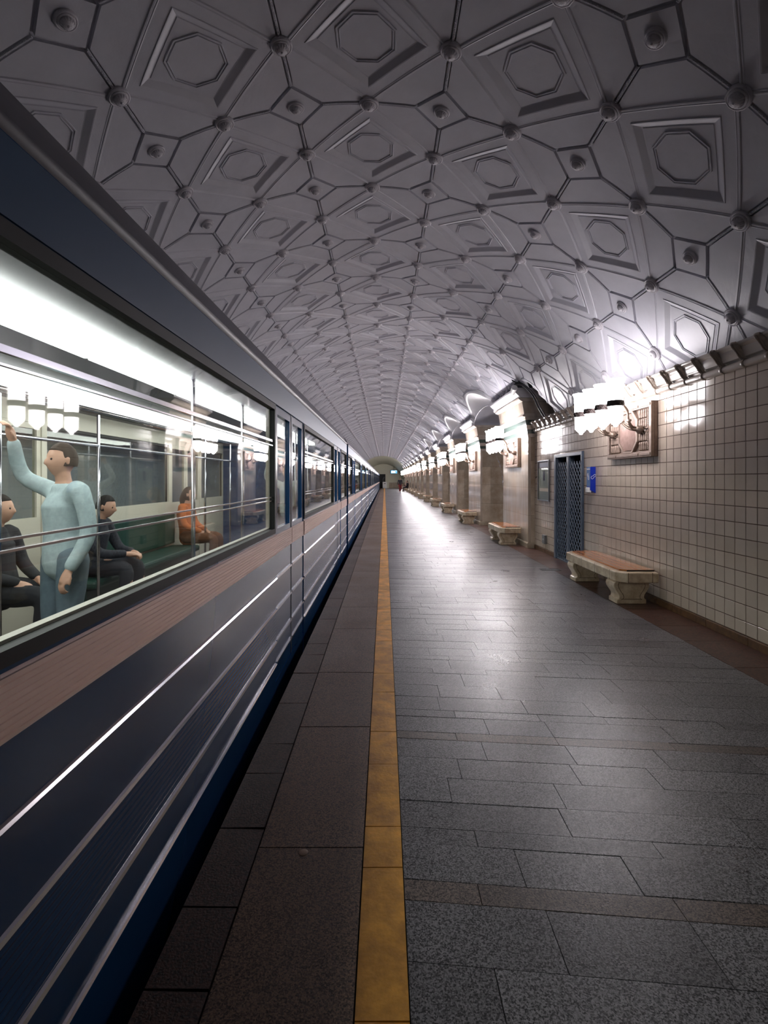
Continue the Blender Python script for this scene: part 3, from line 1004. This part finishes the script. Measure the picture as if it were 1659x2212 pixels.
def make_car():
    """local: x = 0 on the platform side of the body, minus x into the car, y along the track, z = 0 platform level"""
    r = empty('train_car')
    h = CL / 2
    for sd in (0, 1):                                   # platform side, then far side
        X = (lambda a: a) if sd == 0 else (lambda a: -CW - a)
        def bx(mb, a, b, *q):
            xa, xb = X(a), X(b)
            mb.box(min(xa, xb), max(xa, xb), *q)
        m = MB()
        lm = MB()
        for ya, yb in SEGS:
            wa, wb = ya + .06, yb - .06
            xa, xb = sorted((X(-.03), X(0)))
            opening(m, xa, xb, ya + .012, yb - .012, -.4, 2.27, wa, wb, ZW0, ZW1)
            xa, xb = sorted((X(-.06), X(-.032)))
            opening(lm, xa, xb, ya, yb, .0, 2.32, wa + .02, wb - .02, ZW0 + .02, ZW1 + .02)
        for c in DOORS:                                 # lintel over the doors
            bx(m, -.03, 0, c - DH - .012, c + DH + .012, 2.09, 2.27)
            bx(m, -.03, -.005, c - DH - .012, c + DH + .012, -.4, -.02)
            bx(lm, -.06, -.035, c - DH, c + DH, 2.08, 2.32)
        sw = m.build('side_wall', M['car_blue'], r)
        lm.build('inner_lining', M['lining'], r)
        # cantrail panel and window band
        m = MB()
        bx(m, -.001, .006, -h, h, 2.085, 2.262)
        m.build('cantrail', M['car_blue_top'], r)
        for ya, yb in SEGS:
            wa, wb = ya + .06, yb - .06
            fm = MB()
            for q in ((wa - .02, wb + .02, ZW0 - .025, ZW0 + .012), (wa - .02, wb + .02, ZW1 - .012, ZW1 + .03), (wa - .02, wa + .016, ZW0, ZW1), (wb - .016, wb + .02, ZW0, ZW1)):
                bx(fm, -.045, .006, *q)
            f = fm.build('window_frame', M['rubber'], r)
            g = MB()
            bx(g, -.022, -.017, wa, wb, ZW0, ZW1)
            g.build('pane', M['glass'], f)
            if sd == 0:
                g = MB()
                bx(g, -.016, -.004, wa, wb, 1.795, 1.812)
                bx(g, -.012, -.002, wa, wb, 1.765, 1.771)
                for zz in (1.358, 1.384):
                    bx(g, -.016, -.008, wa, wb, zz, zz + .006)
                g.build('guard_bars', M['chrome'], f)
        for c in DOORS:
            for s2 in (-1, 1):
                ya, yb = sorted((c + s2 * .008, c + s2 * (DH - .005)))
                d = MB()
                xa, xb = sorted((X(-.05), X(-.006)))
                opening(d, xa, xb, ya, yb, -.01, 2.085, ya + .07, yb - .06, ZW0, 2.02)
                if sd == 0:
                    d.cur = 1
                    for q in range(9):
                        d.box(-.008, .004, ya + .004, yb - .004, .957 + q * .0158, .957 + q * .0158 + .0135)
                    d.cur = 2
                    for zz in (.77, .53, .29, .125):
                        d.box(-.008, .006, ya + .006, yb - .006, zz - .009, zz + .009)
                dl = d.build('door_leaf', [M['car_blue'] if sd == 0 else M['lining'], M['car_stripe'], M['chrome']], r)
                g = MB()
                bx(g, -.03, -.025, ya + .07, yb - .06, ZW0, 2.02)
                g.build('pane', M['glass'], dl)
                rb = MB()
                yy = c + s2 * .004
                bx(rb, -.045, -.004, min(yy, yy + s2 * .014), max(yy, yy + s2 * .014), -.01, 2.085)
                rb.build('rubber_edge', M['rubber'], dl)
        if sd == 0:
            for ya, yb in SEGS:                         # pink stripe with fine ribs
                m = MB()
                ya2, yb2 = ya + .014, yb - .014
                prof = [(.0005, .953)]
                n = 9
                for q in range(n):
                    z0 = .957 + q * .0158
                    prof += [(.010, z0), (.0115, z0 + .0125), (.0075, z0 + .0135)]
                prof += [(.0005, 1.103)]
                m.extrude_y(prof, ya2, yb2)
                m.build('stripe', M['car_stripe'], r)
                m = MB()
                for zz, hh in ((.77, .011), (.53, .013), (.29, .013), (.125, .009)):
                    m.extrude_y([(0, zz - hh), (.008, zz - hh * .7), (.013, zz), (.008, zz + hh * .7), (0, zz + hh)], ya2, yb2)
                m.build('moulding', M['chrome'], r)
                m = MB()
                prof = [(.0003, .305)]
                for q in range(9):
                    z0 = .307 + q * .0232
                    prof += [(.001, z0 + .003), (.003, z0 + .008), (.003, z0 + .014), (.001, z0 + .019)]
                prof += [(.0003, .517)]
                m.extrude_y(prof, ya2, yb2)
                m.build('ribbed_panel', M['car_blue'], r)
    m = MB()
    rp = ROOF + [(-CW - x, z) for x, z in ROOF[::-1][1:]]
    inner = [(x * .97 - .04, z - .05) for x, z in ROOF[4:]]
    m.extrude_y(rp, -h, h)
    m.build('roof', M['car_roof'], r, True, auto=40)
    m = MB()
    cz = lambda x: 2.36 - .06 * abs((x + 1.35) / 1.2) ** 2
    m.grid(lambda u, v: (-.05 - 2.6 * u, -h + .1 + (CL - .2) * v, cz(-.05 - 2.6 * u)), 12, 1, True)
    m.build('inner_ceiling', M['car_ceiling'], r, True)
    for x in (-.78, -1.92):
        m = MB()
        m.box(x - .15, x + .15, -h + .4, h - .4, 2.296, 2.335)
        hs = m.build('light_housing', M['car_ceiling'], r)
        m = MB()
        y = -h + .5
        while y < h - 1.4:
            m.box(x - .15, x - .03, y, y + 1.26, 2.225, 2.296)
            m.box(x + .03, x + .15, y, y + 1.26, 2.225, 2.296)
            y += 1.3
        m.build('light_tube', M['tube'], hs)
    MB().box(-CW + .03, -.03, -h, h, -.12, .05).build('floor_pan', M['car_floor'], r)
    for e in (-1, 1):
        m = MB()
        y0 = e * h
        ya, yb = sorted((y0, y0 - e * .06))
        opening_x = ((-CW, -1.75), (-.95, 0))
        for a, b in opening_x: m.box(a, b, ya, yb, -.4, 2.3)
        m.box(-1.75, -.95, ya, yb, -.4, .05); m.box(-1.75, -.95, ya, yb, 1.95, 2.3)
        m.box(-1.75, -.95, ya + .01, yb - .01, .05, 1.95)
        m.build('end_wall', M['car_blue'], r)
    for sd in (0, 1):
        for k in range(3):
            ya, yb = SEGS[k + 1]
            xa, xb = ((-.56, -.1) if sd == 0 else (-CW + .1, -CW + .56))
            b = MB()
            b.box(xa, xb, ya + .08, yb - .08, .38, .47)
            b.box(xa + .05, xb - .12 if sd else xb - .05, ya + .1, yb - .1, .05, .38)
            bs = b.build('bench_seat', M['seat'], r, bevel=.03)
            b = MB()
            if sd == 0: b.box(-.16, -.1, ya + .08, yb - .08, .5, .98)
            else: b.box(-CW + .1, -CW + .16, ya + .08, yb - .08, .5, .98)
            b.build('seat_back', M['seat'], bs, bevel=.02)
        x = -.62 if sd == 0 else -CW + .62
        m = MB()
        m.tube([(x, -h + .5, 1.86), (x, h - .5, 1.86)], .016, 8)
        for c in DOORS:
            for s2 in (-1, 1):
                m.tube([(x, c + s2 * (DH + .02), .05), (x, c + s2 * (DH + .02), 2.3)], .016, 8)
        m.build('handrail', M['chrome'], r, True)
    MB().box(-CW + .15, -.12, -h + .3, h - .3, -1.0, -.4).build('underframe', M['black'], r)
    return r

GAP0 = 11.45
car = make_car()
names = ['nearest metro car, its windows beside the viewer', 'second blue metro car behind the first gap', 'third metro car down the track',
         'fourth metro car down the track', 'farthest metro car at the tunnel mouth']
for k in range(5):
    o = car if k == 0 else copy_tree(car)
    o.location = (XT, GAP0 + 18.2 * k - 9.1, 0)
    tag(o, names[k], 'train car', 'cars of the blue metro train')

# ------------------------------------------------------------------ people
CLOTH = {}
def cloth(c):
    if c not in CLOTH:
        CLOTH[c] = mat('cloth_%02x%02x%02x' % c, c, .8, noise=(25, .3, tuple(int(v * .82) for v in c)))
    return CLOTH[c]

def bake(o, name, m, parent, voxel):
    md = o.modifiers.new('remesh', 'REMESH')
    md.mode = 'VOXEL'
    md.voxel_size = voxel
    md.use_smooth_shade = True
    sm = o.modifiers.new('smooth', 'SMOOTH')
    sm.iterations = 2
    dg = bpy.context.evaluated_depsgraph_get()
    me = bpy.data.meshes.new_from_object(o.evaluated_get(dg))
    bpy.data.objects.remove(o)
    me.materials.clear()
    me.materials.append(m)
    me.name = name
    q = bpy.data.objects.new(name, me)
    COL.objects.link(q)
    if parent is not None: q.parent = parent
    return q

def chain(m, pts, rad, n=10, sub=4):
    """tapered limb with round ends"""
    P = smooth_path(pts, sub)
    rr = []
    for k in range(len(rad) - 1):
        rr += [rad[k] + (rad[k + 1] - rad[k]) * i / sub for i in range(sub)]
    rr.append(rad[-1])
    m.tube(P, rr, n)
    for p, r_ in ((P[0], rr[0]), (P[-1], rr[-1])):
        m.lathe([(r_ * cos(a), r_ * sin(a)) for a in [-pi / 2 + pi * k / 6 for k in range(7)]], n, Matrix.Translation(p))

def head_mb(m, c, yaw=0, tilt=0):
    rot = Matrix.Translation(c) @ Matrix.Rotation(yaw, 4, 'Z') @ Matrix.Rotation(tilt, 4, 'X')
    def fn(u, v):
        a, b = 2 * pi * u, -pi / 2 + pi * v
        x, y, z = cos(b) * cos(a), cos(b) * sin(a), sin(b)
        f = max(0, y)
        jaw = 1 - .28 * max(0, -z) ** 1.5
        px, py, pz = .074 * x * jaw, .094 * y * (1 - .12 * max(0, -z)), .115 * z
        if y > 0:
            py += .028 * math.exp(-((x / .15) ** 2)) * math.exp(-(((z + .12) / .2) ** 2)) * f      # nose
            py -= .012 * math.exp(-(((abs(x) - .38) / .18) ** 2)) * math.exp(-(((z - .1) / .13) ** 2)) * f   # eye sockets
            py += .011 * math.exp(-((x / .3) ** 2)) * math.exp(-(((z + .52) / .1) ** 2)) * f        # lips
            py += .010 * math.exp(-((x / .3) ** 2)) * math.exp(-(((z + .85) / .15) ** 2))           # chin
        return rot @ Vector((px, py, pz))
    m.grid(fn, 28, 20)
    for s in (-1, 1):
        m.lathe([(.004, -.03), (.013, -.02), (.016, .0), (.018, .018), (.008, .03)], 8, rot @ Matrix.Translation((s * .074, -.008, .0)))
    return rot

def person(name, J, loc, rz, top, legs, hair, label, group, hairlen=.0, yaw=0, tilt=0, shoe=(30, 28, 28), sleeves=True, bag=None):
    r = empty(name, loc, rz)
    tag(r, label, 'person', group)
    V3 = Vector
    b = MB()
    neck, head = V3(J['neck']), V3(J['head'])
    pel, chest = V3(J['pelvis']), V3(J['chest'])
    mid = (pel + chest) / 2
    chain(b, [pel, mid, chest, (chest + neck) / 2, neck, head - V3((0, .0, .04))], [.125, .115, .13, .085, .052, .05], 14)
    t = MB()
    chain(t, [pel + V3((0, 0, -.04)), pel + V3((0, 0, .06)), mid, chest, chest + (neck - chest) * .55], [.145, .142, .135, .148, .088], 16)
    lg, sh = MB(), MB()
    for s in (-1, 1):
        S = lambda k: V3((J[k][0] * s, J[k][1], J[k][2])) if not isinstance(J[k], dict) else V3(J[k][s])
        sho, el, wr = S('shoulder'), S('elbow'), S('wrist')
        chain(b, [chest + V3((s * .08, 0, .05)), sho, el, wr], [.06, .052, .038, .027], 10)
        chain(t, [chest + V3((s * .09, 0, .05)), sho, el, el + (wr - el) * (.92 if sleeves else .15)], [.075, .066, .054, .044], 12)
        d = (wr - el).normalized()
        palm = wr + d * .085
        side = V3((s, 0, 0)) - d * d.x * s
        side = side.normalized() if side.length > .1 else V3((0, 1, 0))
        nrm = d.cross(side)
        if nrm.z > 0: nrm = -nrm
        chain(b, [wr, wr + d * .045, palm], [.026, .032, .03], 8)
        for q in range(4):
            off = side * ((q - 1.5) * .019)
            ln = (.062, .075, .08, .065)[q if s > 0 else 3 - q]
            chain(b, [palm - d * .01 + off, palm + d * ln * .55 + off, palm + d * ln * .9 + off + nrm * .022, palm + d * ln * .95 + off + nrm * .045], [.0105, .0095, .009, .008], 6, 2)
        chain(b, [wr + d * .03 - side * s * .022, wr + d * .06 - side * s * .048 + nrm * .01, wr + d * .095 - side * s * .05 + nrm * .02], [.012, .011, .009], 6, 2)
        hip, kn, an, toe = S('hip'), S('knee'), S('ankle'), S('toe')
        chain(b, [pel + V3((s * .04, 0, 0)), hip, kn, an], [.1, .088, .056, .038], 12)
        chain(b, [an, an + (toe - an) * .5, toe], [.038, .034, .026], 8)
        chain(lg, [pel + V3((s * .05, 0, -.01)), hip, hip + (kn - hip) * .5, kn, kn + (an - kn) * .5, an + (kn - an) * .06], [.118, .108, .095, .074, .066, .056], 12)
        hl = V3((an.x, an.y - (toe.y - an.y) * .3, toe.z))
        chain(sh, [hl + V3((0, 0, .012)), (hl + toe) / 2 + V3((0, 0, .01)), toe], [.042, .044, .036], 8)
        chain(sh, [V3((an.x, an.y, an.z - .01)), hl + V3((0, (toe.y - an.y) * .2, .02))], [.045, .042], 8)
    hr = head_mb(b, head, yaw, tilt)
    bake(b.build('tmp', M['skin']), 'body', M['skin'], r, .0085)
    bake(t.build('tmp', M['skin']), 'jacket', cloth(top), r, .013)
    bake(lg.build('tmp', M['skin']), 'trousers', cloth(legs), r, .013)
    bake(sh.build('tmp', M['skin']), 'shoes', cloth(shoe), r, .012)
    hm = MB()
    def hfn(u, v):
        a = 2 * pi * u
        bb = -pi * (.12 + hairlen * .3) + pi * (.62 + hairlen * .3) * v
        x, y, z = cos(bb) * cos(a), cos(bb) * sin(a), sin(bb)
        k = 1.09 + .03 * sin(9 * a) * cos(bb)
        py = .094 * y * k - .012
        if y > .1 and z < .55: py *= .45; 
        return hr @ Vector((.074 * x * k, py, .115 * z * k + .008))
    hm.grid(hfn, 30, 14)
    if hairlen > .5:
        chain(hm, [hr @ V3((0, -.07, .02)), hr @ V3((0, -.1, -.08)), hr @ V3((0, -.09, -.22))], [.06, .065, .04], 10)
    hm.build('hair', cloth(hair), r, True)
    em = MB()
    for s in (-1, 1):
        em.lathe([(.009 * cos(a), .009 * sin(a)) for a in [-pi / 2 + pi * k / 6 for k in range(7)]], 8, hr @ Matrix.Translation((s * .029, .076, .012)))
    em.build('eyes', M['black'], r, True)
    if bag:
        g = MB()
        g.loft([[(x, y, z) for x, y in ((-.17, .18), (.17, .18), (.17, .34), (-.17, .34))] for z in (.56, .82)])
        g.build('tmp_bag', cloth(bag), r, bevel=.04).name = 'shoulder_bag'
    return r

SIT = dict(pelvis=(0, .0, .545), chest=(0, -.04, .92), neck=(0, -.02, 1.08), head=(0, .02, 1.21), shoulder=(.185, -.03, 1.0), elbow=(.24, .03, .74),
           wrist=(.12, .24, .62), hip=(.1, .03, .53), knee=(.13, .45, .5), ankle=(.14, .45, .1), toe=(.15, .62, .035))
STAND = dict(pelvis=(0, 0, .92), chest=(0, 0, 1.28), neck=(0, .01, 1.46), head=(0, .03, 1.6), shoulder=(.19, 0, 1.39), elbow=(.25, -.02, 1.1),
             wrist=(.25, .1, .86), hip=(.1, 0, .88), knee=(.11, .03, .48), ankle=(.11, -.01, .09), toe=(.13, .17, .035))
HOLD = dict(STAND)
HOLD.update(elbow={1: (.34, .12, 1.5), -1: (-.26, -.02, 1.1)}, wrist={1: (.26, .22, 1.74), -1: (-.25, .1, .86)})
WALK = dict(STAND)
WALK.update(knee={1: (.1, .16, .5), -1: (-.1, .06, .48)}, ankle={1: (.1, .22, .09), -1: (-.1, -.22, .13)}, toe={1: (.11, .39, .04), -1: (-.11, -.06, .035)},
            wrist={1: (.22, -.1, .86), -1: (-.2, .22, .9)})
LEAN = dict(SIT)
LEAN.update(chest=(0, .06, .9), neck=(0, .12, 1.05), head=(0, .18, 1.16), shoulder=(.185, .07, .97), elbow=(.22, .2, .7), wrist=(.08, .42, .66))
XS = XT - CW + .30
E_ = -pi / 2                      # seated on the far bench, facing the platform
G = 'passengers in the nearest car'
person('person', SIT, (XS, 4.35, .055), E_, (34, 36, 44), (30, 32, 40), (46, 36, 30), 'seated person in a black jacket, in the window nearest the viewer', G, yaw=.2)
person('person', LEAN, (XS, 5.7, .055), E_, (40, 40, 50), (34, 36, 46), (40, 32, 28), 'seated person in dark clothes leaning forward behind the window', G, tilt=-.2)
person('person', SIT, (XS, 8.55, .055), E_, (214, 112, 44), (120, 76, 50), (60, 44, 34), 'seated person in an orange jacket on the far bench', G, hairlen=.9)
person('person', HOLD, (-2.3, 3.75, .05), 2.6, (196, 216, 220), (110, 130, 142), (70, 56, 46), 'standing person in a pale blue top holding the rail', G)
person('person', HOLD, (-1.75, 9.4, .05), 2.9, (214, 228, 230), (52, 46, 48), (60, 48, 40), 'standing person in a white shirt and dark trousers by the door', G)
person('person', WALK, (1.85, 62.0, 0), pi + .2, (44, 42, 50), (128, 24, 34), (30, 24, 22), 'person in a dark top and red trousers walking far down the platform', 'people far down the platform', shoe=(236, 236, 236))
person('person', SIT, (2.78, 64.25, .03), -3 * pi / 2, (92, 60, 84), (150, 120, 140), (24, 20, 22), 'person in a mauve coat seated on a far bench holding a bag', 'people far down the platform', bag=(70, 24, 36))
person('person', SIT, (2.78, 63.5, .03), -3 * pi / 2, (26, 24, 32), (40, 36, 44), (18, 16, 18), 'person in black seated on the far bench beside the mauve coat', 'people far down the platform')
